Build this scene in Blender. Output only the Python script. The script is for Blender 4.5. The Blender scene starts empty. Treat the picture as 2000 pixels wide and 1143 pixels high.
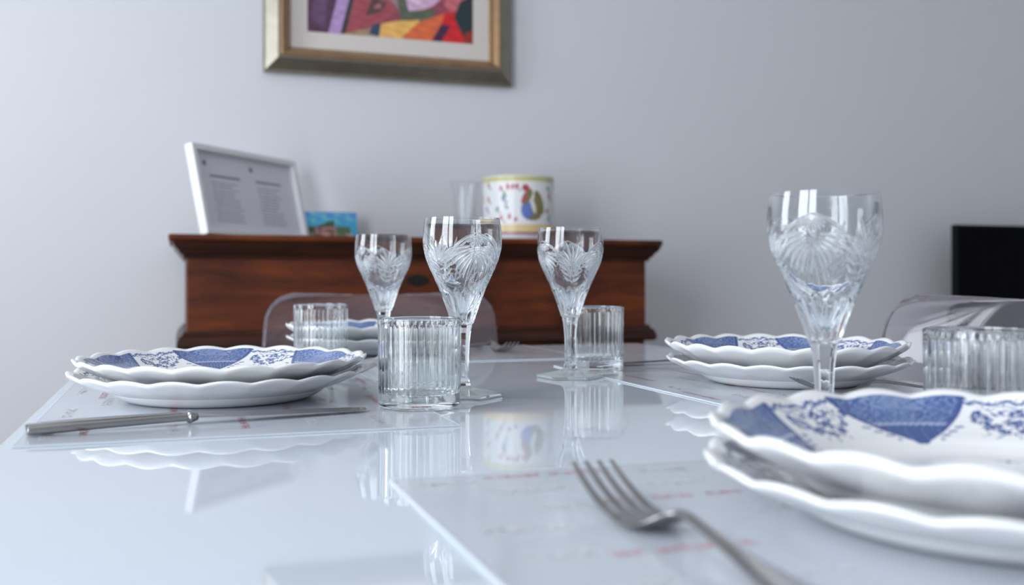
import bpy, math
import numpy as np
from mathutils import Vector, Matrix

PI = math.pi
R_ = math.radians
scene = bpy.context.scene
col = scene.collection

# ------------------------------------------------------------------ camera
EYE = 0.86            # 0.11 m above the table top
TOP = 0.75            # table top height
YAW = R_(18.6)
cam_data = bpy.data.cameras.new('camera')
cam = bpy.data.objects.new('camera', cam_data)
col.objects.link(cam)
cam.location = (0, 0, EYE)
cam.rotation_euler = (R_(90), 0, -YAW)
cam_data.sensor_width = 36
cam_data.lens = 35
cam_data.shift_y = -26.5 / 2000
cam_data.clip_start = 0.01
cam_data.dof.use_dof = True
cam_data.dof.focus_distance = 0.90
cam_data.dof.aperture_fstop = 5.6
scene.camera = cam

# ------------------------------------------------------------------ world and light
world = bpy.data.worlds.new('world')
scene.world = world
world.use_nodes = True
wn = world.node_tree.nodes
wn['Background'].inputs[0].default_value = (0.80, 0.90, 1.0, 1)
wn['Background'].inputs[1].default_value = 1.0


def area(name, loc, target, sx, sy, power, color):
    d = bpy.data.lights.new(name, 'AREA')
    d.shape = 'RECTANGLE'
    d.size, d.size_y = sx, sy
    d.energy = power
    d.color = color
    o = bpy.data.objects.new(name, d)
    col.objects.link(o)
    o.location = loc
    o.rotation_euler = (Vector(target) - Vector(loc)).to_track_quat('-Z', 'Y').to_euler()
    return o


# daylight in the openings of the left wall
area('window_light', (-1.62, -0.25, 1.35), (0, -0.25, 1.35), 1.6, 2.2, 84, (0.89, 0.935, 1.0))
area('window_light', (-1.62, 1.75, 1.50), (0, 1.75, 1.50), 0.9, 1.7, 27, (0.89, 0.935, 1.0))

vs = scene.view_settings
vs.view_transform = 'Standard'
vs.look = 'None'
vs.gamma = 1
vs.use_curve_mapping = False
vs.exposure = 0.17
cy = scene.cycles
cy.max_bounces = 20
cy.transmission_bounces = 18
cy.glossy_bounces = 8
cy.diffuse_bounces = 5
cy.transparent_max_bounces = 12
cy.sample_clamp_indirect = 6
cy.blur_glossy = 0.5


# ------------------------------------------------------------------ helpers
def srgb(r, g, b):
    f = lambda c: (c / 255 / 12.92) if c <= 10 else ((c / 255 + 0.055) / 1.055) ** 2.4
    return (f(r), f(g), f(b), 1)


def tag(o, label=None, cat=None, group=None, kind=None):
    if label: o['label'] = label
    if cat: o['category'] = cat
    if group: o['group'] = group
    if kind: o['kind'] = kind
    return o


def empty(name, loc=(0, 0, 0), rz=0.0):
    o = bpy.data.objects.new(name, None)
    col.objects.link(o)
    o.location = loc
    o.rotation_euler = (0, 0, rz)
    o.empty_display_size = 0.05
    return o


class MB:
    def __init__(s):
        s.v, s.f = [], []

    def add(s, verts, faces):
        n = len(s.v)
        s.v += [tuple(p) for p in verts]
        s.f += [tuple(i + n for i in f) for f in faces]
        return s

    def box(s, x0, x1, y0, y1, z0, z1):
        v = [(x, y, z) for z in (z0, z1) for y in (y0, y1) for x in (x0, x1)]
        return s.add(v, [(0, 2, 3, 1), (4, 5, 7, 6), (0, 1, 5, 4), (2, 6, 7, 3), (0, 4, 6, 2), (1, 3, 7, 5)])

    def rings(s, rings, caps=True):
        n = len(rings[0])
        v = [p for r in rings for p in r]
        f = []
        for i in range(len(rings) - 1):
            a, b = i * n, (i + 1) * n
            for j in range(n):
                k = (j + 1) % n
                f.append((a + j, a + k, b + k, b + j))
        if caps:
            f.append(tuple(range(n))[::-1])
            f.append(tuple(range((len(rings) - 1) * n, len(rings) * n)))
        return s.add(v, f)

    def build(s, name, m, parent=None, smooth=False, bevel=0, auto=None):
        me = bpy.data.meshes.new(name)
        me.from_pydata(s.v, [], s.f)
        me.validate()
        me.update()
        return link(name, me, m, parent, smooth, bevel, auto)


def link(name, me, m, parent=None, smooth=False, bevel=0, auto=None):
    o = bpy.data.objects.new(name, me)
    col.objects.link(o)
    for mm in (m if isinstance(m, (list, tuple)) else [m]):
        if len(me.materials) < 8:
            me.materials.append(mm)
    if smooth:
        me.polygons.foreach_set('use_smooth', [True] * len(me.polygons))
    if auto is not None:
        me.set_sharp_from_angle(angle=R_(auto))
    if bevel:
        b = o.modifiers.new('bevel', 'BEVEL')
        b.width = bevel
        b.segments = 3
        b.limit_method = 'ANGLE'
        b.angle_limit = R_(40)
    if parent:
        o.parent = parent
    return o


def grid_mesh(name, P, wrap_u=False, wrap_v=False, colors=None, cap0=False, cap1=False, flip=False):
    """P: (nv, nu, 3) grid of points."""
    nv, nu = P.shape[:2]
    iu = np.arange(nu if wrap_u else nu - 1)
    iv = np.arange(nv if wrap_v else nv - 1)
    U, V = np.meshgrid(iu, iv)
    U2, V2 = (U + 1) % nu, (V + 1) % nv
    q = np.stack([V * nu + U, V * nu + U2, V2 * nu + U2, V2 * nu + U], -1).reshape(-1, 4)
    if flip: q = q[:, ::-1]
    faces = q.tolist()
    if cap0: faces.append(list(range(nu)) if flip else list(range(nu))[::-1])
    if cap1:
        last = list(range((nv - 1) * nu, nv * nu))
        faces.append(last[::-1] if flip else last)
    me = bpy.data.meshes.new(name)
    me.from_pydata(P.reshape(-1, 3).tolist(), [], faces)
    me.update()
    if colors is not None:
        a = me.color_attributes.new('print', 'FLOAT_COLOR', 'POINT')
        c = np.ones((nv * nu, 4), dtype=np.float32)
        c[:, :3] = colors.reshape(-1, 3)
        a.data.foreach_set('color', c.ravel())
    return me


def lathe(profile, n=64, name='lathe', radial=None, closed=False, flip=False):
    """profile [(r,z)...] bottom to top along the outside; closed joins the last row to the first."""
    pr = np.array(profile, dtype=float)
    th = np.linspace(0, 2 * PI, n, endpoint=False)
    r, z = pr[:, 0][:, None] + 0 * th[None], pr[:, 1][:, None] + 0 * th[None]
    if radial is not None:
        r, z = radial(r, z, th[None] + 0 * r)
    P = np.stack([r * np.cos(th), r * np.sin(th), z], -1)
    return grid_mesh(name, P, wrap_u=True, wrap_v=closed, cap0=not closed, cap1=not closed, flip=flip)


def spline(pts, n):
    """Catmull-Rom through 2-D or 3-D points."""
    p = np.array(pts, dtype=float)
    p = np.vstack([2 * p[0] - p[1], p, 2 * p[-1] - p[-2]])
    out = []
    seg = len(p) - 3
    for t in np.linspace(0, seg, n):
        i = min(int(t), seg - 1)
        u = t - i
        a, b, c, d = p[i:i + 4]
        out.append(0.5 * ((2 * b) + (-a + c) * u + (2 * a - 5 * b + 4 * c - d) * u * u + (-a + 3 * b - 3 * c + d) * u ** 3))
    return np.array(out)


def loft(path, w, t, n=20, p=2.4):
    """Sweep a superellipse section (half width w along local X, half thickness t) along a path in the YZ plane (x may vary)."""
    path = np.array(path, dtype=float)
    k = len(path)
    w = np.interp(np.linspace(0, 1, k), np.linspace(0, 1, len(w)), w) if np.ndim(w) else np.full(k, w)
    t = np.interp(np.linspace(0, 1, k), np.linspace(0, 1, len(t)), t) if np.ndim(t) else np.full(k, t)
    tan = np.gradient(path, axis=0)
    tan /= np.linalg.norm(tan, axis=1)[:, None]
    rings = []
    for i in range(k):
        side = np.array([1.0, 0, 0])
        side = side - tan[i] * side.dot(tan[i])
        side /= np.linalg.norm(side)
        up = np.cross(side, tan[i])
        a = np.linspace(0, 2 * PI, n, endpoint=False)
        ca, sa = np.cos(a), np.sin(a)
        x = np.sign(ca) * np.abs(ca) ** (2 / p) * w[i]
        y = np.sign(sa) * np.abs(sa) ** (2 / p) * t[i]
        rings.append([tuple(path[i] + side * xx + up * yy) for xx, yy in zip(x, y)])
    return rings


# ------------------------------------------------------------------ materials
def new_mat(name):
    m = bpy.data.materials.new(name)
    m.use_nodes = True
    nt = m.node_tree
    return m, nt, nt.nodes, nt.links, nt.nodes['Principled BSDF']


def plain(name, color, rough=0.5, metal=0.0, noise=0.04, scale=30, coat=0.0, bump=0.0, spec=0.5, coords='Object'):
    m, nt, N, L, b = new_mat(name)
    tc = N.new('ShaderNodeTexCoord')
    nz = N.new('ShaderNodeTexNoise')
    nz.inputs['Scale'].default_value = scale
    nz.inputs['Detail'].default_value = 4
    L.new(tc.outputs[coords], nz.inputs['Vector'])
    mx = N.new('ShaderNodeMix')
    mx.data_type = 'RGBA'
    c = color
    mx.inputs[6].default_value = (c[0] * (1 - noise), c[1] * (1 - noise), c[2] * (1 - noise), 1)
    mx.inputs[7].default_value = (min(1, c[0] * (1 + noise)), min(1, c[1] * (1 + noise)), min(1, c[2] * (1 + noise)), 1)
    L.new(nz.outputs['Fac'], mx.inputs[0])
    L.new(mx.outputs[2], b.inputs['Base Color'])
    b.inputs['Roughness'].default_value = rough
    b.inputs['Metallic'].default_value = metal
    b.inputs['Coat Weight'].default_value = coat
    b.inputs['Coat Roughness'].default_value = 0.05
    b.inputs['Specular IOR Level'].default_value = spec
    if bump:
        bp = N.new('ShaderNodeBump')
        bp.inputs['Strength'].default_value = bump
        bp.inputs['Distance'].default_value = 0.002
        L.new(nz.outputs['Fac'], bp.inputs['Height'])
        L.new(bp.outputs[0], b.inputs['Normal'])
    return m


def printed(name, rough=0.3, coat=0.0, spec=0.5, ior=1.5):
    m, nt, N, L, b = new_mat(name)
    a = N.new('ShaderNodeVertexColor')
    a.layer_name = 'print'
    L.new(a.outputs['Color'], b.inputs['Base Color'])
    b.inputs['Roughness'].default_value = rough
    b.inputs['Coat Weight'].default_value = coat
    b.inputs['Coat Roughness'].default_value = 0.04
    b.inputs['Specular IOR Level'].default_value = spec
    b.inputs['IOR'].default_value = ior
    return m


def wood(name, c0, c1, rough=0.4, sx=1.5, sy=14, sz=14):
    m, nt, N, L, b = new_mat(name)
    tc = N.new('ShaderNodeTexCoord')
    mp = N.new('ShaderNodeMapping')
    mp.inputs['Scale'].default_value = (sx, sy, sz)
    L.new(tc.outputs['Object'], mp.inputs['Vector'])
    nz = N.new('ShaderNodeTexNoise')
    nz.inputs['Scale'].default_value = 3
    nz.inputs['Detail'].default_value = 8
    nz.inputs['Roughness'].default_value = 0.65
    nz.inputs['Distortion'].default_value = 0.6
    L.new(mp.outputs[0], nz.inputs['Vector'])
    rp = N.new('ShaderNodeValToRGB')
    rp.color_ramp.elements[0].position = 0.32
    rp.color_ramp.elements[1].position = 0.68
    rp.color_ramp.elements[0].color = c0
    rp.color_ramp.elements[1].color = c1
    L.new(nz.outputs['Fac'], rp.inputs[0])
    n2 = N.new('ShaderNodeTexNoise')
    n2.inputs['Scale'].default_value = 5
    n2.inputs['Detail'].default_value = 3
    L.new(tc.outputs['Object'], n2.inputs['Vector'])
    mx = N.new('ShaderNodeMix')
    mx.data_type = 'RGBA'
    mx.blend_type = 'MULTIPLY'
    mx.inputs[0].default_value = 0.75
    r2 = N.new('ShaderNodeValToRGB')
    r2.color_ramp.elements[0].position = 0.35
    r2.color_ramp.elements[0].color = (0.45, 0.4, 0.38, 1)
    r2.color_ramp.elements[1].position = 0.6
    L.new(n2.outputs['Fac'], r2.inputs[0])
    L.new(rp.outputs[0], mx.inputs[6])
    L.new(r2.outputs[0], mx.inputs[7])
    L.new(mx.outputs[2], b.inputs['Base Color'])
    b.inputs['Roughness'].default_value = rough
    b.inputs['Specular IOR Level'].default_value = 0.3
    bp = N.new('ShaderNodeBump')
    bp.inputs['Strength'].default_value = 0.25
    bp.inputs['Distance'].default_value = 0.003
    L.new(nz.outputs['Fac'], bp.inputs['Height'])
    L.new(bp.outputs[0], b.inputs['Normal'])
    return m


def glass(name, color=(1, 1, 1, 1), ior=1.52, rough=0.0, veil=0.0, veil_col=(0.8, 0.8, 0.85, 1), cuts=False):
    m, nt, N, L, b = new_mat(name)
    N.remove(b)
    out = N['Material Output']
    g = N.new('ShaderNodeBsdfGlass')
    g.inputs['Color'].default_value = color
    g.inputs['Roughness'].default_value = rough
    g.inputs['IOR'].default_value = ior
    cur = g.outputs[0]
    if cuts:      # the ground faces of the engraving are slightly frosted
        at = N.new('ShaderNodeAttribute')
        at.attribute_name = 'cut'
        mt = N.new('ShaderNodeMath')
        mt.operation = 'MULTIPLY'
        mt.inputs[1].default_value = 0.12
        L.new(at.outputs['Fac'], mt.inputs[0])
        L.new(mt.outputs[0], g.inputs['Roughness'])
        d = N.new('ShaderNodeBsdfTranslucent')
        d.inputs[0].default_value = (0.9, 0.93, 0.95, 1)
        d2 = N.new('ShaderNodeBsdfDiffuse')
        d2.inputs[0].default_value = (0.9, 0.93, 0.95, 1)
        md = N.new('ShaderNodeMixShader')
        L.new(d.outputs[0], md.inputs[1]); L.new(d2.outputs[0], md.inputs[2])
        m2 = N.new('ShaderNodeMath')
        m2.operation = 'MULTIPLY'
        m2.inputs[1].default_value = 0.30
        L.new(at.outputs['Fac'], m2.inputs[0])
        mx = N.new('ShaderNodeMixShader')
        L.new(m2.outputs[0], mx.inputs[0])
        L.new(cur, mx.inputs[1]); L.new(md.outputs[0], mx.inputs[2])
        cur = mx.outputs[0]
    if veil:
        d = N.new('ShaderNodeBsdfDiffuse')
        d.inputs[0].default_value = veil_col
        nz = N.new('ShaderNodeTexNoise')
        nz.inputs['Scale'].default_value = 12
        mr = N.new('ShaderNodeMapRange')
        mr.inputs['To Min'].default_value = veil * 0.8
        mr.inputs['To Max'].default_value = veil * 1.2
        L.new(nz.outputs['Fac'], mr.inputs['Value'])
        mx = N.new('ShaderNodeMixShader')
        L.new(mr.outputs[0], mx.inputs[0])
        L.new(cur, mx.inputs[1]); L.new(d.outputs[0], mx.inputs[2])
        cur = mx.outputs[0]
    L.new(cur, out.inputs['Surface'])
    return m


M_wall = plain('wall_paint', (0.66, 0.67, 0.70), 0.75, noise=0.01, scale=8, bump=0.0)
M_ceil = plain('ceiling_paint', (0.8, 0.8, 0.8), 0.9, noise=0.01)
M_floor = wood('floor_boards', (0.36, 0.33, 0.30, 1), (0.50, 0.46, 0.42, 1), 0.4, 2, 12, 1)
M_white = plain('white_paint', (0.72, 0.72, 0.73), 0.4, noise=0.02)
M_top = plain('lacquered_glass', (0.60, 0.665, 0.735), 0.025, noise=0.005, scale=3, spec=0.5)
M_metal = plain('brushed_steel_legs', (0.6, 0.6, 0.62), 0.3, 1.0, noise=0.05)
M_mat = plain('mat_plastic', (0.51, 0.545, 0.60), 0.13, noise=0.03, scale=6, spec=0.5)
M_matedge = plain('mat_edge', (0.60, 0.66, 0.73), 0.3, noise=0.02)
M_red = plain('red_print', (0.66, 0.32, 0.37), 0.2, noise=0.05)
M_whiteprint = plain('white_print', (0.72, 0.75, 0.79), 0.2, noise=0.05)
M_steel = plain('cutlery_steel', (0.36, 0.35, 0.345), 0.17, 1.0, noise=0.08, scale=60)
M_china = printed('glazed_china', rough=0.12, coat=0.3)
M_crystal = glass('cut_crystal', (0.985, 0.995, 1.0, 1), 1.54, cuts=True)
M_clear = glass('clear_crystal', (0.985, 0.995, 1.0, 1), 1.54)
M_foot = glass('foot_crystal', (0.98, 0.995, 0.995, 1), 1.54, veil=0.16, veil_col=(0.86, 0.90, 0.90, 1))
M_tumbler = glass('ribbed_glass', (0.985, 0.997, 0.997, 1), 1.48)
M_acrylic = glass('clear_polycarbonate', (0.96, 0.95, 0.97, 1), 1.45, veil=0.065, veil_col=(0.75, 0.72, 0.80, 1))
M_vase = glass('thin_vase_glass', (0.98, 0.99, 0.99, 1), 1.45, veil=0.06)
M_wood = wood('dark_walnut', srgb(56, 22, 8), srgb(118, 54, 20), 0.5, 1.5, 9, 9)
M_woodtop = wood('dark_walnut_moulding', srgb(30, 13, 8), srgb(72, 35, 18), 0.34, 1.5, 20, 20)
M_iron = plain('dark_iron', (0.04, 0.04, 0.04), 0.4, 1.0)
M_tv = plain('tv_black', (0.001, 0.001, 0.0015), 0.15, noise=0.02, spec=0.05)
M_tvb = plain('tv_bezel', (0.004, 0.004, 0.005), 0.5, noise=0.05, spec=0.15)
M_gold = plain('gilt_moulding', (0.34, 0.22, 0.12), 0.36, 0.7, noise=0.25, scale=40)
M_silver = plain('silver_leaf_moulding', (0.27, 0.25, 0.20), 0.33, 0.8, noise=0.28, scale=25)
M_passe = plain('passepartout', (0.62, 0.58, 0.54), 0.9, noise=0.03, scale=200)
M_art = printed('oil_paint', 0.45)
M_paper = printed('printed_paper', 0.35)
M_frame = plain('white_frame_lacquer', (0.78, 0.79, 0.80), 0.35, noise=0.02)
M_pot = printed('majolica', 0.32)

# ------------------------------------------------------------------ the room
XL, XR, YB, YF, ZC = -1.5, 3.6, -2.5, 2.74, 2.8


def struct(name, mb, m, **k):
    return tag(mb.build(name, m, **k), kind='structure')


struct('floor', MB().box(XL - .2, XR + .2, YB - .2, YF + .2, -0.1, 0), M_floor)
struct('ceiling', MB().box(XL - .2, XR + .2, YB - .2, YF + .2, ZC, ZC + .1), M_ceil)
struct('wall_back', MB().box(XL - .2, XR + .2, YF, YF + .12, 0, ZC), M_wall)
struct('wall_right', MB().box(XR, XR + .12, YB, YF, 0, ZC), M_wall)
WY0, WY1, WZ0, WZ1 = -1.05, 0.55, 0.25, 2.45
VY0, VY1, VZ0, VZ1 = 1.30, 2.20, 0.65, 2.35
struct('wall_left', MB().box(XL - .12, XL, YB, WY0, 0, ZC).box(XL - .12, XL, WY1, VY0, 0, ZC).box(XL - .12, XL, VY1, YF, 0, ZC)
       .box(XL - .12, XL, WY0, WY1, 0, WZ0).box(XL - .12, XL, WY0, WY1, WZ1, ZC)
       .box(XL - .12, XL, VY0, VY1, 0, VZ0).box(XL - .12, XL, VY0, VY1, VZ1, ZC), M_wall)
struct('wall_front', MB().box(XL - .12, XR + .12, YB - .12, YB, 0, ZC), M_wall)
mb = MB()
fw = 0.06
for (a, b_) in ((WY0, (WY0 + WY1) / 2), ((WY0 + WY1) / 2, WY1)):
    mb.box(XL - .08, XL - .03, a, a + fw, WZ0, WZ1).box(XL - .08, XL - .03, b_ - fw, b_, WZ0, WZ1)
    mb.box(XL - .08, XL - .03, a + fw, b_ - fw, WZ0, WZ0 + fw).box(XL - .08, XL - .03, a + fw, b_ - fw, WZ1 - fw, WZ1)
struct('window_1', mb, M_white)
mb = MB().box(XL - .08, XL - .03, VY0, VY0 + fw, VZ0, VZ1).box(XL - .08, XL - .03, VY1 - fw, VY1, VZ0, VZ1)
mb.box(XL - .08, XL - .03, VY0 + fw, VY1 - fw, VZ0, VZ0 + fw).box(XL - .08, XL - .03, VY0 + fw, VY1 - fw, VZ1 - fw, VZ1)
struct('window_2', mb, M_white)
struct('baseboard_back', MB().box(XL, XR, YF - .015, YF, 0, 0.09), M_white)

# ------------------------------------------------------------------ the dining table
TX0, TX1, TY0, TY1 = -0.112, 0.748, 0.13, 1.55
t = tag(empty('dining_table', ((TX0 + TX1) / 2, (TY0 + TY1) / 2, 0)),
        'white glass topped dining table laid for four places', 'table')
hx, hy = (TX1 - TX0) / 2, (TY1 - TY0) / 2
MB().box(-hx, hx, -hy, hy, TOP - .012, TOP).build('glass_top', M_top, t, bevel=0.0025)
MB().box(-hx + .03, hx - .03, -hy + .03, -hy + .055, TOP - .085, TOP - .0125).box(-hx + .03, hx - .03, hy - .055, hy - .03, TOP - .085, TOP - .0125) \
    .box(-hx + .03, -hx + .055, -hy + .055, hy - .055, TOP - .085, TOP - .0125).box(hx - .055, hx - .03, -hy + .055, hy - .055, TOP - .085, TOP - .0125) \
    .build('apron', M_white, t, bevel=0.002)
for sx in (-1, 1):
    for sy in (-1, 1):
        x, y = sx * (hx - .062), sy * (hy - .062)
        MB().box(x - .03, x + .03, y - .03, y + .03, 0, TOP - .0125).build('leg', M_metal, t, bevel=0.004)

# ------------------------------------------------------------------ place mats
MAT_T = 0.0011
E = 0.0012
rng = np.random.default_rng(5)


def scribble(mb, x, y, length, h, seed, z, thick=0.00055):
    """a run of small letter-like strokes too blurred in the photo to read"""
    r = np.random.default_rng(seed)
    cx = x
    while cx < x + length:
        w = h * r.uniform(0.45, 0.7)
        if r.random() < 0.13:
            cx += w
            continue
        strokes = [((0, 0), (0, 1)), ((0, 1), (1, 1)), ((0, .5), (1, .5)), ((1, 0), (1, 1)), ((0, 0), (1, 0)), ((0, 1), (1, 0))]
        for k in r.choice(len(strokes), 3, replace=False):
            (ax, ay), (bx, by) = strokes[k]
            p = np.array([cx + ax * w, y + ay * h]); q = np.array([cx + bx * w, y + by * h])
            d = q - p
            nrm = np.array([-d[1], d[0]]) / np.linalg.norm(d) * thick
            mb.add([(*(p - nrm), z), (*(q - nrm), z), (*(q + nrm), z), (*(p + nrm), z)], [(0, 1, 2, 3)])
        cx += w * 1.45


MW, MH = 0.43, 0.302        # long side along local x, local y points to the table's centre


def make_mat(label, x, y, rz, w=MW, h=MH):
    mo = tag(empty('placemat', (x, y, TOP + 0.0002), rz), label, 'placemat', 'printed placemats laid on the glass table')
    mb = MB().box(-w / 2 + E, w / 2 - E, -h / 2 + E, h / 2 - E, 0, MAT_T)
    e = MB()
    e.box(-w / 2, w / 2, h / 2 - E, h / 2, 0, MAT_T + .0001).box(-w / 2, w / 2, -h / 2, -h / 2 + E, 0, MAT_T + .0001)
    e.box(-w / 2, -w / 2 + E, -h / 2 + E, h / 2 - E, 0, MAT_T + .0001).box(w / 2 - E, w / 2, -h / 2 + E, h / 2 - E, 0, MAT_T + .0001)
    e.build('mat_edge', M_matedge, mo)
    z = MAT_T + .00012
    rd, wh = MB(), MB()
    # positions measured from the near left corner of the mat's far-left corner
    L0, T0 = -w / 2, h / 2
    for i, (dx, dy, l) in enumerate([(.050, .012, .068), (.088, .084, .075), (.054, .172, .062), (.22, .03, .07), (.27, .11, .06), (.25, .2, .08), (.33, .15, .07), (.335, .26, .06), (.1, .262, .07)]):
        scribble(rd, L0 + dx, T0 - dy - .005, l, .0052, 50 + i, z, .0006)
    for i, (dx, dy, l) in enumerate([(.012, .018, .03), (.045, .046, .036), (.05, .088, .035), (.016, .122, .04), (.02, .165, .03), (.125, .052, .035), (.14, .02, .03),
                                     (.15, .12, .035), (.02, .21, .05), (.09, .215, .04), (.02, .255, .04), (.17, .255, .05), (.2, .075, .05), (.3, .02, .05), (.3, .07, .04),
                                     (.35, .05, .05), (.36, .1, .04), (.36, .2, .04), (.3, .24, .04), (.24, .28, .05), (.07, .283, .05), (.37, .283, .04)]):
        scribble(wh, L0 + dx, T0 - dy - .006, l, .0066, 90 + i, z, .00075)
    sheet_ = MB().add(mb.v, mb.f).add(rd.v, rd.f).add(wh.v, wh.f)
    me_ = bpy.data.meshes.new('mat_sheet')
    me_.from_pydata(sheet_.v, [], sheet_.f)
    ms = link('mat_sheet', me_, (M_mat, M_red, M_whiteprint), mo)
    for i_, p_ in enumerate(me_.polygons):
        p_.material_index = 0 if i_ < len(mb.f) else (1 if i_ < len(mb.f) + len(rd.f) else 2)
    return mo


make_mat('grey placemat under the nearest plates and the large fork at the front', .109 + MW / 2, .533 - MH / 2, 0)
make_mat('grey placemat under the left plates and the table knife', -.102 + MH / 2, .715 + MW / 2, -PI / 2)
make_mat('grey placemat under the plates on the right side of the table', .448 + .292 / 2, .738 + MW / 2, PI / 2, MW, .292)
make_mat('grey placemat at the far end of the table before the transparent chair', .325, 1.272 + .27 / 2, PI, MW, .27)
Z0 = TOP + MAT_T + .0006      # what stands on a mat


# ------------------------------------------------------------------ plates
PR = 0.133
CHINA = (0.83, 0.84, 0.84)


def plate_pattern(th, q, seed, dark):
    """blue transfer print on the rim: six shell-footed cartouches with six flower sprays between them"""
    r = np.random.default_rng(seed)
    white = np.array(CHINA)
    if dark:  # lower plates: same print greyed down, rim shadow put into its colours
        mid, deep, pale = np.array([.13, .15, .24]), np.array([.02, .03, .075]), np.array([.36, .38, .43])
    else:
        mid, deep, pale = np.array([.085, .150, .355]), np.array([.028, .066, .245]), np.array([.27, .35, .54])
    c = np.zeros(th.shape + (3,)) + white

    def put(mask, colr, a=1.0):
        mk = (mask * a)[..., None]
        c[:] = c * (1 - mk) + colr * mk

    def noise(fs, ft, n=4):
        o = 0 * th
        for k in range(n):
            o += np.sin(th * round(ft * (1 + k * .7)) + r.uniform(0, 6) + 3 * np.sin(q * fs * (1 + .5 * k) + r.uniform(0, 6)))
        return o / n

    nz1, nz2, nz3, nz4 = noise(60, 66), noise(120, 190), noise(34, 126), noise(160, 90)
    # broken scroll line along the rim
    wob = .007 * np.sin(th * 60) + .004 * np.sin(th * 84 + 1)
    put(((np.abs(q - .920 - wob) < .009) & (nz2 > -.45)).astype(float), mid)
    put(((np.abs(q - .893 - .010 * np.sin(th * 48)) < .006) & (nz1 > -.1)).astype(float), mid, .9)
    put(((q > .90) & (q < .94) & (nz3 > .38)).astype(float), deep, .9)
    for k in range(6):
        dd = np.degrees((th - k * PI / 3 + PI) % (2 * PI) - PI)
        e = (np.abs(dd) / 19.0) ** 1.55 + (np.clip(.95 - q, -.3, 1) / .335) ** 1.55
        # white scroll with a thin blue outline round the cartouche
        put(((e < 1.25) & (e > 1) & (q < .90) & (q > .74)).astype(float), white)
        ins = ((e < 1) & (q < .955))
        body = ins & (q > .755)
        put(body.astype(float), mid)
        put((body & (nz3 > .1)).astype(float), pale, .62)
        put((body & (nz4 > .25)).astype(float), pale, .50)
        put((body & (nz2 < -.12)).astype(float), deep, .55)
        put((body & (nz1 > .22) & (np.abs(dd) > 4)).astype(float), deep, .85)
        put((body & (q > .87) & (np.abs(dd) < 9) & (nz1 < .2)).astype(float), pale, .5)
        low = ins & (q <= .755)
        put(low.astype(float), deep * .75 + mid * .25)
        put((low & (np.sin(dd * 2.2 + 40 * q) > .35)).astype(float), mid, .45)
        put((ins & (np.abs(q - .760 - .004 * np.sin(dd * 3)) < .007)).astype(float), pale * .6 + white * .4, .85)
        put(((e > .88) & (e < 1) & (q < .95)).astype(float), deep, .85)
        # shell with pointed foot
        rad = .105 * (1 - (np.abs(dd) / 9.5) ** 1.6)
        sh = (np.abs(dd) < 9.5) & (q > .715 - rad - .008 * np.abs(np.sin(dd * .9))) & (q < .72)
        put(sh.astype(float), deep)
        put((sh & (np.sin(dd * 1.7) ** 2 > .80)).astype(float), mid * .6 + pale * .4, .6)
        for s_ in (-1, 1):
            for j in range(7):
                cx, cq = s_ * (8 + 1.35 * j), .640 + .017 * j + .012 * (j % 2)
                put(((((dd - cx) / .9) ** 2 + ((q - cq) / .009) ** 2) < 1).astype(float), mid, .85)
        dd2 = (np.degrees(th) - k * 60 - 30 + 180) % 360 - 180
        rr = np.random.default_rng(seed * 10 + 3)
        sx, sq = dd2 * PI / 180 * .80 * PR, q * PR      # metres
        for j in range(130):
            u = rr.uniform(-1, 1)
            cx = u * .0265
            cq = (.862 - .155 * (1 - abs(u) ** 1.5) * rr.uniform(-.10, 1.08)) * PR
            a = rr.uniform(0, PI)
            L_, W_ = rr.uniform(.0011, .0027), rr.uniform(.0005, .0010)
            X, Y = sx - cx, sq - cq
            xa, ya = X * np.cos(a) + Y * np.sin(a), -X * np.sin(a) + Y * np.cos(a)
            put(((xa / L_) ** 2 + (ya / W_) ** 2 < 1).astype(float), deep if j % 2 == 0 else mid, .95)
        for (cx, cq, rad) in ((-.0085, .735, .0034), (.002, .715, .0038), (.0110, .745, .0040), (-.0155, .775, .0026), (.0, .79, .0036), (.018, .79, .0024)):
            X, Y = sx - cx, sq - cq * PR
            ang = np.arctan2(Y, X)
            rd = np.hypot(X, Y)
            put((rd < rad * (.78 + .26 * np.cos(5 * ang))).astype(float), deep)
            put((rd < rad * .30).astype(float), pale)
        for (x0, q0, x1, q1) in ((-.004, .70, -.008, .665), (.004, .69, .006, .655), (.010, .70, .014, .672)):
            t_ = np.clip((sq - q0 * PR) / ((q1 - q0) * PR), 0, 1)
            put(((np.abs(sx - (x0 + (x1 - x0) * t_ + .001 * np.sin(t_ * 9))) < .0006) & (q < q0) & (q > q1)).astype(float), mid)
        if k % 2 == 0:
            X, Y = sx, sq - .46 * PR
            put(((np.hypot(X, Y) < .0028)).astype(float), mid)
            for s_ in (-1, 1):
                put((((X - s_ * .007) / .0036) ** 2 + (Y / .0011) ** 2 < 1).astype(float), mid, .8)
    put((q > .958).astype(float), white)
    return c


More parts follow.
